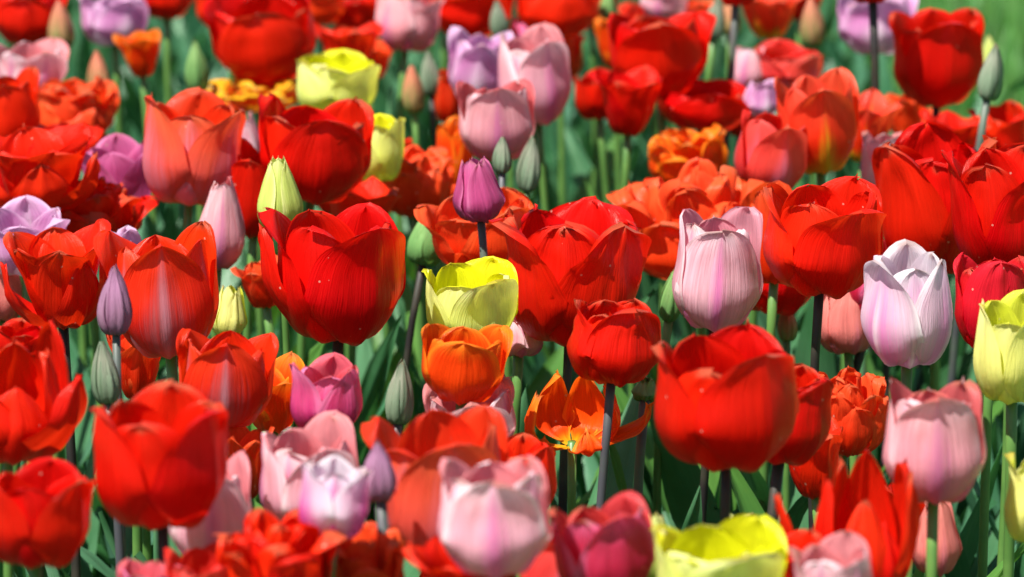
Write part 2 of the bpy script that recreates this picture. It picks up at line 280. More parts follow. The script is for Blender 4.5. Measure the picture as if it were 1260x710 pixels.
def leaf_geo(root, az, L, W, th0, bend, rng, twist=0.0, nu=6, nv=14, off=0):
    V, UV = [], []; p = Vector(root); ph = rng.uniform(0, 100)
    er = Vector((math.cos(az), math.sin(az), 0)); et0 = Vector((-math.sin(az), math.cos(az), 0))
    for j in range(nv + 1):
        v = j / nv; th = th0 + bend * v ** 1.6 + 0.10 * math.sin(v * 6 + ph)
        d = er * math.sin(th) + Vector((0, 0, math.cos(th))); nrm = er * (-math.cos(th)) + Vector((0, 0, math.sin(th)))
        if j: p = p + d * (L / nv)
        tw = twist * v; et = et0 * math.cos(tw) + nrm * math.sin(tw); nn = nrm * math.cos(tw) - et0 * math.sin(tw)
        hw = W * 0.5 * (0.45 + 0.55 * min(1, v / 0.35)) * max(0, 1 - max(0, (v - 0.25) / 0.75) ** 2.1) ** 0.85
        fold = 1.25 * (1 - v) + 0.38
        for i in range(nu + 1):
            u = -1 + 2 * i / nu; a = u * fold * 0.5
            q = p + et * (hw * math.sin(a) / math.sin(fold * 0.5) if fold > .01 else hw * u) + nn * (hw * (1 - math.cos(a)) * 1.6)
            q = q + nn * (0.006 * noise.noise(Vector((u + ph, v * 5, ph))) * abs(u) + 0.0035 * abs(u) * math.sin(v * 13 + ph + u))
            V.append(q); UV.append(((u + 1) / 2, v))
    return V, grid_faces(nu, nv, off), UV

# ---------------------------------------------------------------- ground
def sheet(name, x0, y0, x1, y1, z, mat, label, cat, n=1, kind='structure'):
    V = [Vector((x0 + (x1 - x0) * i / n, y0 + (y1 - y0) * j / n, z + (0 if n == 1 else 0.012 * noise.noise(Vector((i * .9, j * .9, 1)))))) for j in range(n + 1) for i in range(n + 1)]
    o = mesh_obj(name, V, grid_faces(n, n), mat); o['kind'] = kind; o['label'] = label; o['category'] = cat
    return o
sheet('lawn', -150, -150, 150, 150, -0.03, LAWNM, 'green lawn behind and beyond the tulip bed', 'lawn')
def bed_right(y): return 0.47 - 0.03 * (y - 2.0)      # the bed's right edge runs obliquely
# soil bed as a shallow mound with an oblique edge
V = []; NX, NY = 70, 130
for j in range(NY + 1):
    y = 1.2 + 4.2 * j / NY; xr = bed_right(y)
    for i in range(NX + 1):
        x = -1.3 + (xr + 1.3) * i / NX
        e = min(i, NX - i, j, NY - j)
        V.append(Vector((x, y, (-0.04 if e == 0 else 0.0) + 0.010 * noise.noise(Vector((x * 22, y * 22, 0))) + 0.006 * noise.noise(Vector((x * 60, y * 60, 3))))))
so_ = mesh_obj('soil', V, grid_faces(NX, NY), SOIL); so_['kind'] = 'structure'; so_['label'] = 'dark garden soil of the tulip bed'; so_['category'] = 'soil'

# grass blades on the lawn beyond the bed (one uncountable mass)
rg = random.Random(5); V, F, UV = [], [], []
for k in range(26000):
    y = 2.6 + 5.4 * rg.random(); x = rg.uniform(0.35, 1.7) if y < 5.3 else rg.uniform(-1.0, 1.7)
    if x < bed_right(y) + 0.02 and y < 5.42: continue
    h = rg.uniform(0.04, 0.09); a = rg.uniform(0, 6.28); b = rg.uniform(0, 0.045); wd = rg.uniform(0.0016, 0.0032)
    dx, dy = math.cos(a), math.sin(a); o = len(V)
    for t, ww in ((0, 1), (0.5, .8), (1, .1)):
        c = Vector((x + dx * b * t * t, y + dy * b * t * t, -0.035 + h * t))
        V += [c + Vector((-dy, dx, 0)) * wd * ww, c - Vector((-dy, dx, 0)) * wd * ww]; UV += [(0, t), (1, t)]
    F += [(o, o + 1, o + 3, o + 2), (o + 2, o + 3, o + 5, o + 4)]
g = mesh_obj('grass', V, F, GRASS, UV=UV); g['kind'] = 'stuff'; g['label'] = 'green grass growing beyond the tulip bed at upper right'; g['category'] = 'grass'

# ---------------------------------------------------------------- tulips
cp, sp = math.cos(R(PITCH)), math.sin(R(PITCH))
PLANE = 0.385                                       # usual height of a bloom's base
def ray(px, py):
    a, b = (px - 630) / FPX, (355 - py) / FPX
    return Vector((a, cp + b * sp, -sp + b * cp))    # unit camera depth
def on_plane(px, py, z):
    r = ray(px, py); t = (z - HC) / r.z
    return Vector((0, 0, HC)) + r * t, t

CUP = dict(prof=lambda m: [(0.10, 0), (0.70, 0.055), (0.98, 0.33), (0.5 + 0.5 * m, 0.68), (m, 1.0)])
def profile(style, Rm, H, rim, rs, hs, fl):
    if style in ('cup', 'double', 'tight'): pts = [(0.10, 0), (0.62, 0.05), (0.95, 0.33), (0.47 * (1 + rim) + 0.05, 0.68), (rim + fl, 1.0)]
    elif style == 'bud': pts = [(0.10, 0), (0.72, 0.07), (1.0, 0.34), (0.74, 0.68), (rim * 0.5 + fl * 0.2, 1.0)]
    elif style == 'open': pts = [(0.10, 0), (0.42, 0.06), (0.66, 0.34), (0.80, 0.68), (rim + fl, 0.98)]
    elif style == 'star': pts = [(0.08, 0), (0.30, 0.16), (0.50, 0.46), (0.74, 0.80), (1.0 + fl, 0.92)]
    return [(r * Rm * rs, z * H * hs) for r, z in pts]

counts = [0]
placed = []
def tulip(x, yb, wpx, hpx, style, colr, label, dh=0.0, roll=None, rot=None, pit=None, rim=None, sx=0.0, stem=None, seed=None, tip=None, ruf=None, leaves=None, petals=None, lean=0.0, extra=()):
    counts[0] += 1
    rng = random.Random(seed if seed is not None else counts[0] * 7919)
    P, t = on_plane(x, yb, PLANE + dh)
    mpp = t / FPX
    if rim is None: rim = dict(cup=0.86, tight=0.62, bud=0.16, open=1.0, star=1.0, double=1.0)[style]
    mx = max(1.0, rim)
    Rm = wpx * mpp / 2 / mx
    rt = Rm * (rim if style != 'star' else 1)
    H = max(hpx * mpp - rt * sp * 0.9, hpx * mpp * 0.45) / cp
    if style == 'bud': H = hpx * mpp / cp
    if roll is None: roll = rng.uniform(-7, 7)
    if rot is None: rot = rng.uniform(0, 120)
    if pit is None: pit = rng.uniform(-4, 6)
    nm, grp = KIND[colr]
    isbud = style == 'bud'
    root = bpy.data.objects.new('tulip_bud' if isbud else nm, None); col.objects.link(root)
    root['label'] = label; root['category'] = 'tulip bud' if isbud else 'tulip'
    root['group'] = 'tulip buds in the flower bed' if isbud else grp
    # ground point
    gx, gy = P.x + sx * mpp + rng.uniform(-.012, .012) + math.sin(R(-roll)) * 0.05, P.y + rng.uniform(-0.01, 0.03) + lean
    root.location = (gx, gy, 0.0); root.empty_display_size = 0.03
    T = Vector((-gx, -gy, 0))
    M = Matrix.Translation(P + T) @ Matrix.Rotation(R(roll), 4, 'Y') @ Matrix.Rotation(R(pit), 4, 'X')
    ax = M.to_3x3() @ Vector((0, 0, 1))
    near = wpx > 75
    nu, nv = (14, 20) if near else (10, 14)
    size = max(Rm * 1.8, 0.02) if not isbud else Rm * 1.6
    def add(az, W, **k):
        pr = k.pop('prof')
        ge = petal_geo(pr, W, az, rng, nu=nu, nv=nv, size=size, **k)
        V = [M @ q for q in ge[0]]
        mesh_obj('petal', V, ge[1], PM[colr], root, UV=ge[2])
    a0 = R(rot - 90)
    if style in ('cup', 'tight', 'open'):
        tp = tip if tip is not None else (0.50 if style != 'open' else 0.62)
        rf = ruf if ruf is not None else 0.25
        Wf = 1.12 if style != 'open' else 0.92
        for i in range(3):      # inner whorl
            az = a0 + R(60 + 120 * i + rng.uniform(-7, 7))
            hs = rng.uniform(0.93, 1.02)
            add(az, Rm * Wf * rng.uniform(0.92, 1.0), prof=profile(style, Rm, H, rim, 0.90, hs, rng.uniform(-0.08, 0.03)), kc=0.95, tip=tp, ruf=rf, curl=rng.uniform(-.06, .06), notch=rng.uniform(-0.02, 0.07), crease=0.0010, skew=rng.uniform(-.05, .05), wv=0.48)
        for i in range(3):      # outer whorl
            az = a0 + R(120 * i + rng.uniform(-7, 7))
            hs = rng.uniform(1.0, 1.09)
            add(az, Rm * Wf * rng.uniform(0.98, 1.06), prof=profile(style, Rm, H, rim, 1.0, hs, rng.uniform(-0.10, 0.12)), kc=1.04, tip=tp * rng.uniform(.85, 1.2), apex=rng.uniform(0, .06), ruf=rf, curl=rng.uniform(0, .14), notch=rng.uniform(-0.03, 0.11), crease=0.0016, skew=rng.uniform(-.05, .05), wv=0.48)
    elif style == 'bud':
        tp = tip if tip is not None else 0.8
        for i in range(3):
            az = a0 + R(60 + 120 * i + rng.uniform(-5, 5))
            add(az, Rm * 1.15, prof=profile(style, Rm, H, rim, 0.93, rng.uniform(0.96, 1.0), 0), kc=0.95, tip=tp, ruf=0.03, curl=0, notch=0, crease=0.0004, wv=0.42, apex=0.06)
        for i in range(3):
            az = a0 + R(120 * i + rng.uniform(-5, 5))
            add(az, Rm * 0.98, prof=profile(style, Rm, H, rim * 1.3, 1.02, rng.uniform(0.90, 0.99), 0), kc=1.08, tip=tp, ruf=0.10, curl=0.03, notch=0, crease=0.0016, wv=0.40, apex=0.08, skew=rng.uniform(-.08, .08))
    elif style == 'star':
        for i in range(6 if petals is None else petals):
            az = a0 + R(60 * i + rng.uniform(-9, 9))
            add(az, Rm * 0.40, prof=profile(style, Rm, H, 1, rng.uniform(0.8, 1.08), rng.uniform(0.75, 1.1), rng.uniform(-.25, .1)), kc=0.9, tip=tip or 0.8, ruf=0.5, curl=-0.04, notch=0, crease=0.001, skew=rng.uniform(-.1, .1), wv=0.5, apex=0.08)
    elif style == 'double':
        rf = (ruf if ruf is not None else 0.65)
        for lay, (n, rs, hs, W) in enumerate(((5, 0.42, 0.98, 0.42), (6, 0.66, 1.0, 0.50), (6, 0.86, 0.92, 0.56), (5, 1.04, 0.76, 0.62))):
            for i in range(n):
                az = a0 + R(360 / n * (i + 0.5 * (lay % 2)) + rng.uniform(-12, 12))
                add(az, Rm * W * rng.uniform(0.88, 1.15), prof=profile('cup', Rm, H, rim, rs * rng.uniform(.9, 1.08), hs * rng.uniform(0.88, 1.08), rng.uniform(-.15, .2)), kc=0.85, tip=tip or 0.45, ruf=rf, curl=rng.uniform(-.15, .25), notch=rng.uniform(-.03, .14), crease=0.001, skew=rng.uniform(-.12, .12), wv=0.6)
    for (ea, er_, ez, ew) in extra:      # petals that stand out from the cup; 0 faces the camera, 90 the right
        pr = [(0.1 * Rm, 0), (0.62 * Rm, 0.10 * H), (0.5 * (Rm + er_ * Rm), 0.5 * ez * H), (er_ * Rm, ez * H)]
        add(R(ea - 90), Rm * ew, prof=pr, kc=0.9, tip=0.72, ruf=0.35, curl=-0.05, crease=0.0018, wv=0.42, apex=0.04)
    # stamens and pistil in blooms that stand open
    if style == 'open' or (style == 'cup' and rim >= 0.95 and colr != 'yellow'):
        Vp = [Vector((0, 0, 0.002)), Vector((0, 0, H * 0.22)), Vector((0, 0, H * 0.34)), Vector((0, 0, H * 0.38))]
        ge = tube_geo(Vp, [0.003, 0.0035, 0.003, 0.0048], 8); mesh_obj('pistil', [M @ q for q in ge[0]], ge[1], PIST, root, UV=ge[2])
        for i in range(6):
            a = i * math.pi / 3 + 0.3; e = Vector((math.cos(a), math.sin(a), 0))
            ge = tube_geo([e * 0.06 * Rm + Vector((0, 0, 0.002)), e * 0.20 * Rm + Vector((0, 0, H * 0.14)), e * 0.23 * Rm + Vector((0, 0, H * 0.17)), e * 0.28 * Rm + Vector((0, 0, H * 0.32))], [0.001, 0.0008, 0.0018, 0.0014], 6)
            mesh_obj('stamen', [M @ q for q in ge[0]], ge[1], ANTH, root, UV=ge[2])
    # stem
    r0 = 0.0022 * (0.85 if isbud else 1.0) + rng.uniform(0, 0.0005)
    b = P + T; gnd = Vector((0, 0, -0.012)); Lz = b.z
    c1 = b - ax * Lz * 0.4; c2 = gnd + Vector((rng.uniform(-.01, .01), rng.uniform(-.01, .01), Lz * 0.35))
    pts = []
    for k in range(13):
        q = k / 12; pts.append(gnd * (1 - q) ** 3 + c2 * 3 * q * (1 - q) ** 2 + c1 * 3 * q * q * (1 - q) + (b + ax * 0.003) * q ** 3)
    rad = [r0 * (1.35 - 0.35 * k / 12) for k in range(13)]; rad[-1] = r0 * 1.15; rad[-2] = r0 * 1.05
    ge = tube_geo(pts, rad, 10)
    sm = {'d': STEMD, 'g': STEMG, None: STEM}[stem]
    mesh_obj('stem', ge[0], ge[1], sm, root, UV=ge[2])
    # leaves clasping the stem
    for k in range(leaves if leaves is not None else rng.choice((2, 3, 3))):
        L = rng.uniform(0.20, 0.31); az = rng.uniform(0, 2 * math.pi)
        z0 = rng.choice((0.0, 0.02, 0.06)); 
        ge = leaf_geo((0, 0, z0), az, L, rng.uniform(0.022, 0.044), rng.uniform(0.04, 0.25), rng.uniform(0.15, 0.9), rng, rng.uniform(-0.9, 0.9), nu=8, nv=18)
        V = ge[0]
        mesh_obj('leaf', V, ge[1], LEAF if rng.random() < 0.75 else LEAF2, root, UV=ge[2])
    placed.append((label, P + ax * H * 0.5, Rm * mx))
    return root

T = tulip
# -- sharp middle of the picture
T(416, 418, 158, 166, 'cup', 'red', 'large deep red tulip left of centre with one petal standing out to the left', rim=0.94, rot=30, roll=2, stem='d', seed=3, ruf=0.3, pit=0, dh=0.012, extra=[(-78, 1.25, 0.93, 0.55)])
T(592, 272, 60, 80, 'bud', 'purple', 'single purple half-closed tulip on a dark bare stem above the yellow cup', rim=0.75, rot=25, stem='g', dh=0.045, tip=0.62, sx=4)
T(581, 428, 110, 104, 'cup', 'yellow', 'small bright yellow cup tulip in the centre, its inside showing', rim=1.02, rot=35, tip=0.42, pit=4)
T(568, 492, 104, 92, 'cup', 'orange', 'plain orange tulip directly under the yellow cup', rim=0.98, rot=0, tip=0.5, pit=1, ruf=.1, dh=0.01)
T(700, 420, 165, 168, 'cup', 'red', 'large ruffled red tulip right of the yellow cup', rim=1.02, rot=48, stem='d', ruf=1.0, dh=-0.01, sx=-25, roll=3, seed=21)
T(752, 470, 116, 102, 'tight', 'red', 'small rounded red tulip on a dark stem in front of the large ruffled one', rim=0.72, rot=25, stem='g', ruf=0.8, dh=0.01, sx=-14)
T(600, 330, 128, 96, 'cup', 'redorange', 'broad orange-red tulip behind the purple half-closed bud', rim=1.02, rot=30, ruf=0.5, dh=0.0)
T(638, 436, 60, 52, 'tight', 'rose', 'dull pinkish red tulip mostly hidden between yellow cup and ruffled red', dh=-0.02)
T(704, 550, 150, 92, 'star', 'orange', 'orange lily-like tulip with spread pointed petals near the centre bottom', dh=-0.03, seed=9, petals=0, pit=6, roll=0, extra=[(84, 1.28, 0.78, 0.34), (-75, 0.62, 0.95, 0.34), (-150, 0.55, 1.1, 0.42), (155, 0.5, 1.1, 0.46), (-48, 0.62, 0.30, 0.42), (25, 0.5, 0.45, 0.42), (110, 0.6, 0.98, 0.36)])
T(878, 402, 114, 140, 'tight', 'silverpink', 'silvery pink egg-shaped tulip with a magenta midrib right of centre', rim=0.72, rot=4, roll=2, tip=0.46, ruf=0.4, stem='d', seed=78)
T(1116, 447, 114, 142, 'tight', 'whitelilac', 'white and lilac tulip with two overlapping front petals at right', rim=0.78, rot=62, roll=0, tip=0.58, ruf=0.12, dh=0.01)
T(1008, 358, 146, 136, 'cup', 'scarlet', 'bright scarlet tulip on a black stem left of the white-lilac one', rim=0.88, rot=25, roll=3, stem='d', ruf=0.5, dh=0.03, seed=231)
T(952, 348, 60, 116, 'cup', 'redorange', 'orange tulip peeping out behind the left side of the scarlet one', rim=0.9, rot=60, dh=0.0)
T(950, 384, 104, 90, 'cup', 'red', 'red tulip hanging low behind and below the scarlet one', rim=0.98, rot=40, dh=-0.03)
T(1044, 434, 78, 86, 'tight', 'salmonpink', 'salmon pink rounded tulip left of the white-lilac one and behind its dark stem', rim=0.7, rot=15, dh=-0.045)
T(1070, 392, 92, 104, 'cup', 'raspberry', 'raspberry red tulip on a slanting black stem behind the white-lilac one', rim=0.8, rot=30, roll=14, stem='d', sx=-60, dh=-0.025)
T(858, 338, 160, 138, 'double', 'redorange', 'frilly orange-red double tulip above the silvery pink one', rim=1.0, dh=-0.03, seed=31)
T(850, 226, 100, 74, 'double', 'orange', 'small frilly orange double tulip behind the large orange-red double', rim=1.0, dh=-0.03, seed=32)
T(942, 238, 90, 102, 'cup', 'coral', 'coral rose tulip behind the orange doubles at upper right', rim=0.82, rot=20, pit=4)
T(1010, 212, 96, 120, 'cup', 'flametulip', 'scarlet tulip with yellow streaked base at upper right', rim=1.0, rot=14, tip=0.62, pit=0, dh=0.01, roll=-4)
T(1062, 200, 82, 88, 'open', 'flametulip', 'loosely opened scarlet tulip touching the yellow-streaked one on its right', rim=1.1, rot=50, tip=0.6, roll=6, dh=-0.01)
T(1152, 128, 112, 118, 'cup', 'red', 'clear red cup tulip standing alone against green at the top right', rim=0.90, rot=8, stem='d', ruf=0.12, dh=0.01, seed=40)
T(1214, 124, 28, 70, 'bud', 'greenbud', 'grey-green pointed bud on a curved stem at the top right edge', stem='g', sx=-22, dh=0.05, roll=8)
T(1219, 100, 24, 56, 'bud', 'limeyellow', 'pale lime bud just behind the grey-green bud at the top right', dh=-0.04)
T(1150, 335, 140, 172, 'cup', 'red', 'very large red tulip with crinkled petals above the white-lilac one', rim=0.98, rot=64, ruf=0.9, dh=0.0, seed=44)
T(1240, 338, 130, 158, 'cup', 'red', 'large red tulip cut by the right edge beside the crinkled one', rim=1.0, rot=30, ruf=0.6, dh=0.028, seed=45)
T(1172, 215, 80, 80, 'open', 'scarlet', 'bright orange-red tulip behind the crinkled red one at upper right', rim=1.1, rot=10, dh=-0.03)
T(1236, 200, 70, 72, 'cup', 'scarlet', 'red tulip at the right edge below the grey-green bud', rim=0.95, rot=30, dh=-0.03)
T(1218, 430, 92, 116, 'cup', 'crimson', 'crimson tulip with pink-tinged petals above the pale yellow tulip at right', rim=0.94, rot=0, ruf=0.8, dh=0.0, seed=48)
T(1245, 492, 96, 124, 'cup', 'paleyellow', 'pale yellow tulip high at the right edge', rim=0.84, rot=40, ruf=0.15, dh=0.01)
T(1092, 252, 66, 88, 'cup', 'pink', 'pale lilac pink tulip half hidden behind the crinkled red one', rim=0.85, rot=10, dh=-0.02, stem='d')
T(1118, 175, 50, 62, 'open', 'redorange', 'small orange tulip below the lone red cup at upper right', rim=1.0, dh=-0.03)
# -- right lower part
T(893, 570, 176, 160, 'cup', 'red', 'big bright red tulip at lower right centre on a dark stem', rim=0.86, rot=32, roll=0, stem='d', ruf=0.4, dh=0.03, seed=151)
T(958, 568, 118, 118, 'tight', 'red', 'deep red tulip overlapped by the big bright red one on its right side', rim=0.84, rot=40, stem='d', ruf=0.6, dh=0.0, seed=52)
T(1038, 556, 100, 104, 'double', 'redorange', 'curly orange double tulip right of the deep red pair', rim=1.0, dh=-0.03, seed=53)
T(1005, 612, 84, 96, 'open', 'scarlet', 'orange-red tulip low behind the curly orange double', rim=1.05, rot=30, dh=-0.04)
T(1148, 616, 128, 144, 'tight', 'rose', 'dusty pink tulip on a green stem at lower right', rim=0.78, rot=6, roll=0, pit=-3, tip=0.46, ruf=0.3, dh=0.02, seed=256)
T(1152, 706, 62, 90, 'tight', 'salmonpink', 'narrow salmon pink tulip under the dusty pink one', rim=0.4, rot=20, dh=-0.06, tip=.6)
T(1118, 665, 76, 76, 'open', 'scarlet', 'small red tulip behind and left of the dusty pink tulip base', rim=1.1, dh=-0.05, rot=50)
T(1062, 728, 150, 172, 'star', 'scarlet', 'tall orange-red tulip with long pointed petals splaying left at lower right', dh=-0.01, seed=60, petals=0, roll=0, pit=0, extra=[(-80, 1.5, 0.80, 0.40), (-55, 0.85, 0.95, 0.30), (172, 0.35, 1.1, 0.62), (62, 0.82, 0.98, 0.42), (-5, 0.48, 0.80, 0.52), (112, 0.72, 1.0, 0.5), (-130, 0.5, 1.0, 0.5), (30, 0.55, 0.6, 0.5)])
T(1276, 668, 90, 112, 'cup', 'paleyellow', 'yellow tulip cut by the right edge low in the picture', rim=0.85, rot=30, dh=-0.01)
T(1028, 760, 94, 96, 'cup', 'pink', 'pale pink tulip rising at the bottom edge right of the yellow one', rim=0.95, rot=30, dh=0.02)
T(962, 748, 104, 92, 'cup', 'red', 'red tulip low at the bottom edge right of the large yellow one', rim=0.95, rot=10, dh=-0.005)
T(884, 768, 152, 128, 'cup', 'yellow', 'large yellow tulip opening at the bottom edge', rim=0.96, rot=20, roll=0, tip=0.42, pit=6, dh=0.01, ruf=.4)
T(808, 712, 42, 84, 'bud', 'limeyellow', 'slender yellow-green bud left of the large yellow tulip at the bottom', rim=0.6, dh=-0.01)
T(912, 676, 54, 42, 'tight', 'limeyellow', 'small pale green-yellow bud head just behind the large yellow tulip', rim=0.6, dh=-0.03)
T(750, 740, 118, 128, 'cup', 'raspberry', 'magenta tulip with folded petals at the bottom centre right', rim=0.9, rot=25, tip=0.6, dh=0.01, ruf=.4, seed=66)
T(682, 752, 96, 110, 'cup', 'coral', 'orange-red tulip low between the front pink and the magenta one', rim=0.9, rot=0, dh=-0.01)
T(793, 492, 34, 28, 'tight', 'freshbud', 'small flat green bud on a long grey stem right of the orange lily-like tulip', stem='g', rim=0.3, dh=-0.01, sx=18)
# -- lower centre and left
T(610, 706, 146, 140, 'tight', 'pink', 'large soft pink tulip in front at the bottom centre', rim=0.80, rot=8, roll=-2, pit=-3, tip=0.5, dh=0.035, ruf=.35, seed=270)
T(552, 696, 156, 192, 'cup', 'salmon', 'tall salmon red tulip behind the large soft pink one', rim=0.98, rot=20, dh=0.0, ruf=.4, seed=71)
T(640, 640, 90, 100, 'cup', 'scarlet', 'orange-red tulip behind the right side of the large soft pink one', rim=0.95, rot=50, dh=-0.03)
T(570, 762, 140, 104, 'open', 'scarlet', 'orange-red tulip spread along the bottom edge below the soft pink one', rim=1.05, rot=40, dh=0.01)
T(585, 560, 112, 94, 'cup', 'pink', 'pale pink tulip between the orange tulip and the salmon red one', rim=0.9, rot=0, dh=-0.02, tip=.6)
T(469, 617, 40, 76, 'bud', 'mauvebud', 'grey-mauve bud on a thin grey stem at the lower centre left', stem='g', dh=0.045)
T(489, 522, 33, 82, 'bud', 'greenbud', 'grey-green upright bud between magenta and orange tulips', dh=0.0, stem='g')
T(386, 652, 122, 132, 'tight', 'pink', 'pale pink tulip with white-rimmed petals left of the grey-mauve bud', rim=0.82, rot=30, ruf=.4, tip=0.52, dh=0.0)
T(408, 658, 92, 94, 'tight', 'whitemagenta', 'small magenta tulip with white petal edges in front of the pale pink one', rim=0.8, rot=60, tip=0.66, dh=0.04)
T(400, 532, 92, 90, 'tight', 'magenta', 'magenta pink tulip with folded petals under the large deep red one', rim=0.84, rot=60, tip=0.64, dh=0.01)
T(348, 742, 124, 118, 'double', 'scarlet', 'frilly orange-red double tulip at the bottom left of centre', rim=1.0, dh=0.01, seed=80)
T(445, 745, 100, 100, 'double', 'redorange', 'orange-red double tulip at the bottom behind the grey-mauve bud stem', rim=1.0, dh=0.0, seed=81)
T(262, 692, 108, 128, 'cup', 'pink', 'light pink tulip behind the right side of the front left red cup', rim=0.84, rot=0, dh=-0.005, tip=0.6)
T(200, 645, 166, 160, 'cup', 'red', 'bright red cup tulip in front at the lower left', rim=0.92, rot=52, roll=0, pit=0, ruf=0.3, dh=0.035, seed=184, stem='d')
T(44, 693, 128, 120, 'cup', 'red', 'low wide red cup tulip in the bottom left corner', rim=0.96, rot=55, roll=2, ruf=0.15, dh=0.02, seed=85)
T(10, 566, 180, 164, 'star', 'scarlet', 'wide open red tulip with pointed petals cut by the left edge', dh=0.02, seed=86, petals=0, roll=2, pit=2, extra=[(62, 1.20, 0.84, 0.66), (-30, 0.7, 0.8, 0.9), (128, 0.72, 1.14, 0.6), (178, 0.5, 0.95, 0.8), (-120, 0.9, 1.0, 0.7), (15, 0.62, 0.74, 0.72), (90, 0.5, 0.95, 0.6)])
T(248, 762, 92, 92, 'cup', 'coral', 'coral tulip tips at the bottom edge left of the frilly double', rim=0.95, dh=0.0)
T(182, 768, 70, 78, 'cup', 'magenta', 'pink magenta tulip tips at the bottom edge under the front left red cup', rim=0.95, dh=0.0)
# -- left middle
T(210, 437, 132, 160, 'cup', 'mauvered', 'red tulip flamed with mauve down its middle at left', rim=0.94, rot=4, tip=0.62, dh=0.01, seed=90, ruf=.2)
T(160, 392, 60, 112, 'tight', 'lilac', 'pale mauve tulip peeping out left behind the mauve-flamed red one', dh=-0.01, rot=40)
T(143, 413, 40, 86, 'bud', 'mauvebud', 'grey-mauve bud in front of the mauve-flamed red tulip', stem='g', dh=0.05)
T(134, 498, 33, 78, 'bud', 'greenbud', 'grey-green bud below the left grey-mauve bud', stem='g', dh=0.02)
T(280, 414, 42, 64, 'bud', 'paleyellow', 'small yellow bud left of the large deep red tulip', rim=0.75, dh=-0.02)
T(276, 522, 116, 118, 'cup', 'mauvered', 'orange-red tulip with brownish flame above the front left red cup', rim=0.95, rot=0, tip=0.66, dh=0.0, seed=95, ruf=.3)
T(338, 530, 100, 88, 'open', 'orange', 'orange tulip with long side petals behind the magenta pink one', rim=1.1, rot=30, dh=-0.025)
T(168, 490, 76, 88, 'open', 'redorange', 'orange-red tulip behind the left grey-green bud', rim=1.0, rot=10, dh=-0.03)
T(78, 402, 132, 128, 'open', 'scarlet', 'open orange-red tulip with layered petals at the left edge', rim=1.1, rot=10, dh=0.0, seed=98, stem='d', extra=[(-75, 1.15, 0.75, 0.55), (40, 0.9, 0.85, 0.6), (80, 1.0, 0.9, 0.5)])
T(24, 440, 66, 44, 'cup', 'red', 'dark red tulip at the left edge behind the wide open red one', rim=0.95, dh=-0.04)
T(32, 335, 100, 84, 'cup', 'lilac', 'lilac tulip at the left edge above the layered orange-red one', rim=0.98, rot=60, dh=0.0, tip=0.6)
T(2, 394, 50, 66, 'tight', 'salmonpink', 'peach pink tulip cut by the left edge halfway down', dh=-0.03)
T(268, 330, 66, 106, 'tight', 'rose', 'slender rose pink pointed tulip left above the large deep red one', rim=0.3, rot=0, dh=-0.01, tip=.7)
T(312, 290, 74, 112, 'cup', 'red', 'red tulip behind the left side of the lime bud', rim=0.9, dh=-0.01)
T(328, 378, 64, 60, 'open', 'redorange', 'orange-red petals of a low tulip left behind the large deep red one', rim=1.0, dh=-0.03, rot=30)
T(346, 284, 56, 92, 'bud', 'limeyellow', 'lime yellow closed tulip in front of the big dark red one at upper left', rim=0.6, dh=0.045, rot=60, tip=0.7)
T(382, 246, 138, 124, 'cup', 'red', 'big dark red tulip behind the lime yellow closed one', rim=0.98, rot=10, dh=0.01, ruf=.3, seed=110)
T(232, 250, 126, 132, 'cup', 'salmon', 'salmon red tulip fading to mauve at upper left', rim=0.92, rot=60, dh=0.01, ruf=.2, tip=.5, seed=111)
T(302, 205, 46, 62, 'tight', 'pink', 'pale pink tulip between the salmon red and big dark red ones', dh=-0.02)
T(520, 326, 46, 72, 'bud', 'freshbud', 'large fresh green bud leaning right of the large deep red tulip', dh=-0.01, roll=12, rim=0.4, sx=-26, stem='d')
T(510, 262, 92, 84, 'double', 'redorange', 'orange-red double tulip left behind the purple half-closed one', rim=1.0, dh=-0.03, seed=114)
T(440, 300, 96, 84, 'open', 'scarlet', 'red tulip right behind the top of the large deep red one', rim=1.05, dh=-0.03)
T(468, 222, 64, 78, 'cup', 'yellow', 'yellow tulip to the right of the big dark red one', rim=0.96, rot=60, dh=0.0)
T(412, 142, 102, 78, 'cup', 'yellow', 'yellow-green cup tulip at the top left centre above the dark red one', rim=0.94, rot=50, roll=3, dh=0.0, tip=0.42)
T(556, 236, 46, 86, 'cup', 'orange', 'narrow orange tulip left of the lower blurred pink tulip', rim=0.9, dh=-0.03)
T(613, 197, 96, 96, 'tight', 'rose', 'dusty pink rounded tulip lowest in the blurred pink group near the top', rim=0.86, rot=10, dh=0.015)
T(662, 152, 90, 112, 'tight', 'pink', 'tall pale pink tulip highest right in the blurred pink group near the top', rim=0.8, rot=30, dh=0.0)
T(584, 126, 74, 88, 'cup', 'lilac', 'lilac tulip left of the tall pale pink one near the top', rim=0.92, rot=0, dh=0.0, tip=.56)
T(655, 66, 62, 48, 'cup', 'magenta', 'small pink tulip behind the tall pale pink one near the top', rim=0.95, dh=-0.02)
T(618, 214, 22, 46, 'bud', 'greenbud', 'small green bud in front of the dusty rounded pink tulip', dh=0.04, stem='g')
T(648, 237, 28, 68, 'bud', 'greenbud', 'pale green bud right below the blurred pink tulips', dh=0.0)
T(510, 140, 26, 62, 'bud', 'peachbud', 'peach-tipped green bud near the top centre left', dh=-0.01)
T(531, 118, 22, 56, 'bud', 'greenbud', 'grey-green bud just right of the peach-tipped one near the top centre', dh=0.0, stem='d')
T(552, 150, 40, 66, 'cup', 'redorange', 'small orange-red tulip left below the lilac one near the top', dh=-0.02)
T(766, 292, 17, 34, 'bud', 'greenbud', 'tiny green bud right above the large ruffled red tulip', dh=-0.03)
T(822, 396, 28, 66, 'bud', 'freshbud', 'yellowish green bud just left below the silvery pink tulip', dh=-0.02)
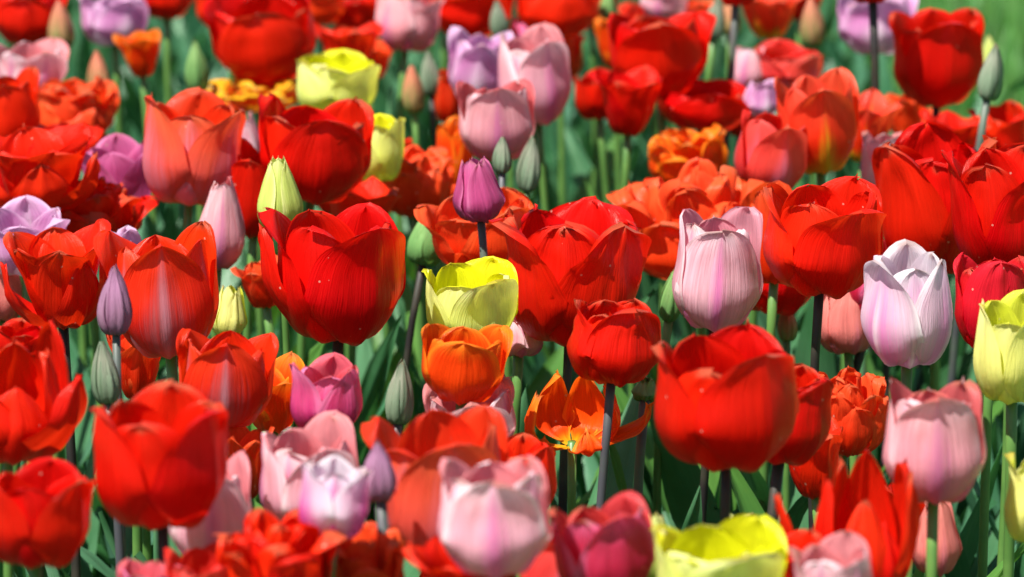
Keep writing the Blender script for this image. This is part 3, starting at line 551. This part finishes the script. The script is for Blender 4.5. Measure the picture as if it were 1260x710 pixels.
T(968, 420, 22, 46, 'bud', 'peachbud', 'beige bud behind the black stem of the bright scarlet tulip', dh=-0.05)
# -- blurred back rows, left
T(150, 258, 88, 86, 'cup', 'purple', 'purple pink tulip in the blurred left rows', rim=0.98, rot=60, dh=-0.01, tip=.6)
T(52, 262, 148, 112, 'open', 'scarlet', 'large open red tulip in the blurred rows at the left edge', rim=1.1, rot=20, dh=0.01, seed=131, extra=[(70, 1.2, 0.8, 0.6), (-50, 1.2, 0.7, 0.6), (10, 0.9, 0.8, 0.7)])
T(110, 300, 120, 82, 'double', 'scarlet', 'orange-red tulip below the purple pink one at left', rim=1.0, dh=-0.015, seed=132)
T(92, 168, 104, 78, 'double', 'redorange', 'blurred orange double tulip at left under the pale pink one', rim=1.0, dh=-0.02, seed=133)
T(14, 186, 84, 96, 'cup', 'scarlet', 'blurred red tulip cut by the left edge beside the orange double', rim=0.95, dh=0.0)
T(40, 118, 84, 68, 'cup', 'pink', 'blurred pale pink tulip near the top left corner', rim=1.0, dh=0.0, tip=.6)
T(32, 54, 90, 72, 'cup', 'red', 'blurred red tulip in the top left corner', rim=0.95, dh=0.0)
T(76, 62, 30, 62, 'bud', 'peachbud', 'blurred yellow-green bud beside the corner red tulip', dh=0.0)
T(124, 124, 28, 62, 'bud', 'peachbud', 'blurred peach bud under the top left lilac tulip', dh=-0.01)
T(142, 56, 82, 66, 'cup', 'lilac', 'blurred lilac tulip at the top edge on the left', rim=0.95, dh=0.0)
T(176, 94, 56, 60, 'open', 'orange', 'small blurred orange tulip right below the top left lilac one', rim=1.0, dh=-0.01)
T(205, 22, 60, 50, 'cup', 'red', 'blurred red tulip at the top edge right of the lilac one', rim=0.95, dh=0.0)
T(243, 114, 28, 64, 'bud', 'freshbud', 'blurred green bud above the salmon red tulip', dh=0.0)
T(330, 98, 126, 106, 'cup', 'red', 'big blurred red tulip at the top left centre', rim=0.95, rot=0, dh=0.0)
T(320, 132, 104, 42, 'double', 'yellowred', 'blurred yellow and orange tulip under the big red one at the top', rim=1.0, dh=-0.015, seed=141)
T(430, 96, 84, 70, 'open', 'scarlet', 'blurred orange-red tulip above the yellow-green cup', rim=1.05, dh=-0.01)
T(392, 30, 70, 50, 'cup', 'redorange', 'blurred orange-red tulip at the very top between red and rose ones', rim=0.95, dh=-0.01)
T(498, 62, 80, 76, 'cup', 'rose', 'blurred rose pink tulip at the top edge', rim=0.9, dh=0.0)
T(574, 42, 104, 72, 'cup', 'scarlet', 'wide blurred red tulip at the top edge above the lilac one', rim=0.98, dh=-0.005)
T(616, 46, 20, 46, 'bud', 'greenbud', 'blurred green bud in front of the wide red tulip at the top', dh=0.02)
T(688, 44, 100, 70, 'cup', 'scarlet', 'blurred red tulip at the top edge right of the pink group', rim=0.95, dh=0.0)
T(757, 84, 54, 66, 'open', 'orange', 'blurred orange tulip at the top centre between two red ones', rim=1.0, dh=-0.01)
T(745, 34, 22, 50, 'bud', 'freshbud', 'blurred green bud at the very top above the orange tulip', dh=0.0)
T(815, 24, 58, 44, 'cup', 'pink', 'blurred pale pink tulip at the top edge right of centre', rim=0.95, dh=0.0)
T(812, 118, 118, 106, 'cup', 'red', 'large blurred red tulip right of top centre', rim=1.0, rot=10, dh=0.01, ruf=.3)
T(772, 166, 86, 84, 'open', 'red', 'blurred dark red tulip lower left of the large blurred one', rim=1.05, dh=-0.005)
T(862, 158, 114, 62, 'cup', 'red', 'low blurred red tulip above the small frilly orange double', rim=1.0, dh=-0.01)
T(877, 50, 24, 54, 'bud', 'greenbud', 'blurred grey-green bud at the top right of centre', dh=0.01)
T(898, 44, 26, 52, 'bud', 'peachbud', 'blurred peach bud right of the grey-green one at the top', dh=-0.01)
T(946, 46, 80, 64, 'open', 'flametulip', 'blurred red and yellow tulip at the top edge at right', rim=1.0, dh=0.0)
T(1000, 58, 28, 62, 'bud', 'peachbud', 'blurred peach-green bud right of the red and yellow tulip', dh=0.0)
T(905, 6, 54, 54, 'cup', 'scarlet', 'red tulip out over the top edge on a long grey stem', dh=0.07, stem='g')
T(916, 112, 48, 54, 'tight', 'pink', 'faint pink tulip behind the grey stem near the top right', dh=-0.01)
T(964, 108, 92, 56, 'cup', 'coral', 'coral red tulip blurred above the yellow-streaked scarlet one', rim=0.95, dh=-0.01)
T(937, 142, 46, 42, 'tight', 'lilac', 'small lilac tulip blurred left of the yellow-streaked scarlet one', dh=0.0)
T(1078, 66, 96, 78, 'cup', 'lilac', 'lilac tulip with yellowish base at the top edge at right', rim=0.95, rot=0, dh=0.0)
T(1074, 2, 60, 52, 'cup', 'red', 'dark red tulip base at the top edge on a dark stem before the lilac one', dh=0.09, stem='d')

# -- more of the dense red mass behind
T(74, 222, 96, 74, 'open', 'scarlet', 'blurred red tulip squeezed between the orange double and the big open red one at left', rim=1.05, dh=-0.015)
T(418, 262, 84, 62, 'open', 'scarlet', 'red tulip low right behind the big dark red one and the lime yellow closed one', rim=1.0, dh=-0.045)
T(738, 146, 56, 58, 'cup', 'red', 'small dark red blurred tulip beside the tall pale pink one', rim=0.95, dh=-0.03)
T(284, 34, 84, 56, 'cup', 'scarlet', 'blurred scarlet tulip at the top edge left of the big blurred red one', rim=0.98, dh=-0.02)
T(356, 34, 66, 46, 'double', 'redorange', 'blurred frilly orange-red tulip at the top edge over the big blurred red one', rim=1.0, dh=-0.04)
T(456, 96, 60, 50, 'open', 'redorange', 'blurred orange petals between the yellow-green cup and the top rose pink tulip', rim=1.0, dh=-0.03)
T(850, 46, 56, 54, 'double', 'redorange', 'blurred orange-red double tulip at the top left of the grey-green bud', rim=1.0, dh=-0.02)
T(728, 30, 66, 52, 'cup', 'red', 'blurred deep red tulip at the top edge just right of the scarlet one', rim=0.95, dh=-0.03)
T(300, 614, 66, 92, 'open', 'redorange', 'orange-red tulip between the light pink and white-rimmed pink tulips', rim=1.0, dh=-0.035)
T(10, 262, 70, 80, 'cup', 'red', 'deep red tulip cut by the left edge above the lilac one', rim=0.95, dh=-0.03)
T(480, 214, 56, 50, 'open', 'scarlet', 'dark red tulip peeping out under the small yellow tulip at upper left', rim=1.0, dh=-0.04)
T(540, 286, 70, 64, 'open', 'redorange', 'low orange-red tulip under the orange-red double left of the purple one', rim=1.0, dh=-0.05)
T(250, 190, 40, 60, 'cup', 'red', 'red rim of a tulip directly behind the salmon red one', rim=0.95, dh=-0.045)
T(812, 62, 84, 58, 'cup', 'scarlet', 'blurred scarlet tulip directly behind the top of the large blurred red one', rim=0.98, dh=-0.03)
T(910, 168, 62, 52, 'open', 'scarlet', 'blurred scarlet tulip right behind the coral rose one', rim=1.0, dh=-0.03)
T(1150, 188, 90, 56, 'double', 'redorange', 'orange-red double tulip behind the stem of the lone red cup', rim=1.0, dh=-0.045)
T(900, 396, 70, 70, 'open', 'scarlet', 'red tulip low behind the right side of the silvery pink one', rim=1.0, dh=-0.05)
T(25, 30, 50, 44, 'double', 'redorange', 'blurred orange tulip tips in the extreme top left corner', rim=1.0, dh=-0.02)
T(545, 30, 60, 50, 'cup', 'salmon', 'blurred salmon tulip at the top edge right of the rose pink one', rim=.95, dh=-0.03)

T(640, 92, 60, 52, 'open', 'scarlet', 'blurred scarlet petals showing between the lilac and tall pale pink tulips', rim=1.0, dh=-0.045)
T(690, 100, 56, 60, 'cup', 'redorange', 'blurred orange-red tulip right behind the tall pale pink one', rim=.95, dh=-0.04)
T(8, 140, 56, 56, 'cup', 'scarlet', 'blurred scarlet tulip at the left edge right under the pale pink one', rim=.95, dh=-0.02)
T(120, 215, 70, 52, 'open', 'redorange', 'blurred orange-red tulip directly above the purple pink one at left', rim=1, dh=-0.045)
T(985, 24, 60, 50, 'open', 'scarlet', 'blurred scarlet tulip at the top edge behind the peach-green bud', rim=1, dh=-0.03)
T(440, 40, 60, 46, 'cup', 'red', 'blurred deep red tulip at the top edge left of the rose pink one', rim=1, dh=-0.02)


# ---------------------------------------------------------------- leaves crowding the bed (beyond counting)
rl = random.Random(11); V, F, UV = [], [], []
nl = 0
while nl < 3600:
    y = rl.uniform(1.65, 5.2); hw = 0.12 + 0.15 * y
    x = rl.uniform(-hw, hw)
    if x > bed_right(y) - 0.03: continue
    L = rl.uniform(0.13, 0.30)
    ge = leaf_geo((x, y, -0.01), rl.uniform(0, 2 * math.pi), L, rl.uniform(0.012, 0.034), rl.uniform(0.0, 0.28), rl.uniform(0.05, 0.8), rl, rl.uniform(-1.2, 1.2), nu=4, nv=11, off=len(V))
    V += ge[0]; F += ge[1]; UV += ge[2]; nl += 1
fo = mesh_obj('tulip_foliage', V, F, LEAF, UV=UV); fo['kind'] = 'stuff'; fo['label'] = 'mass of blue-green tulip leaves crowding the soil between the stems'; fo['category'] = 'foliage'
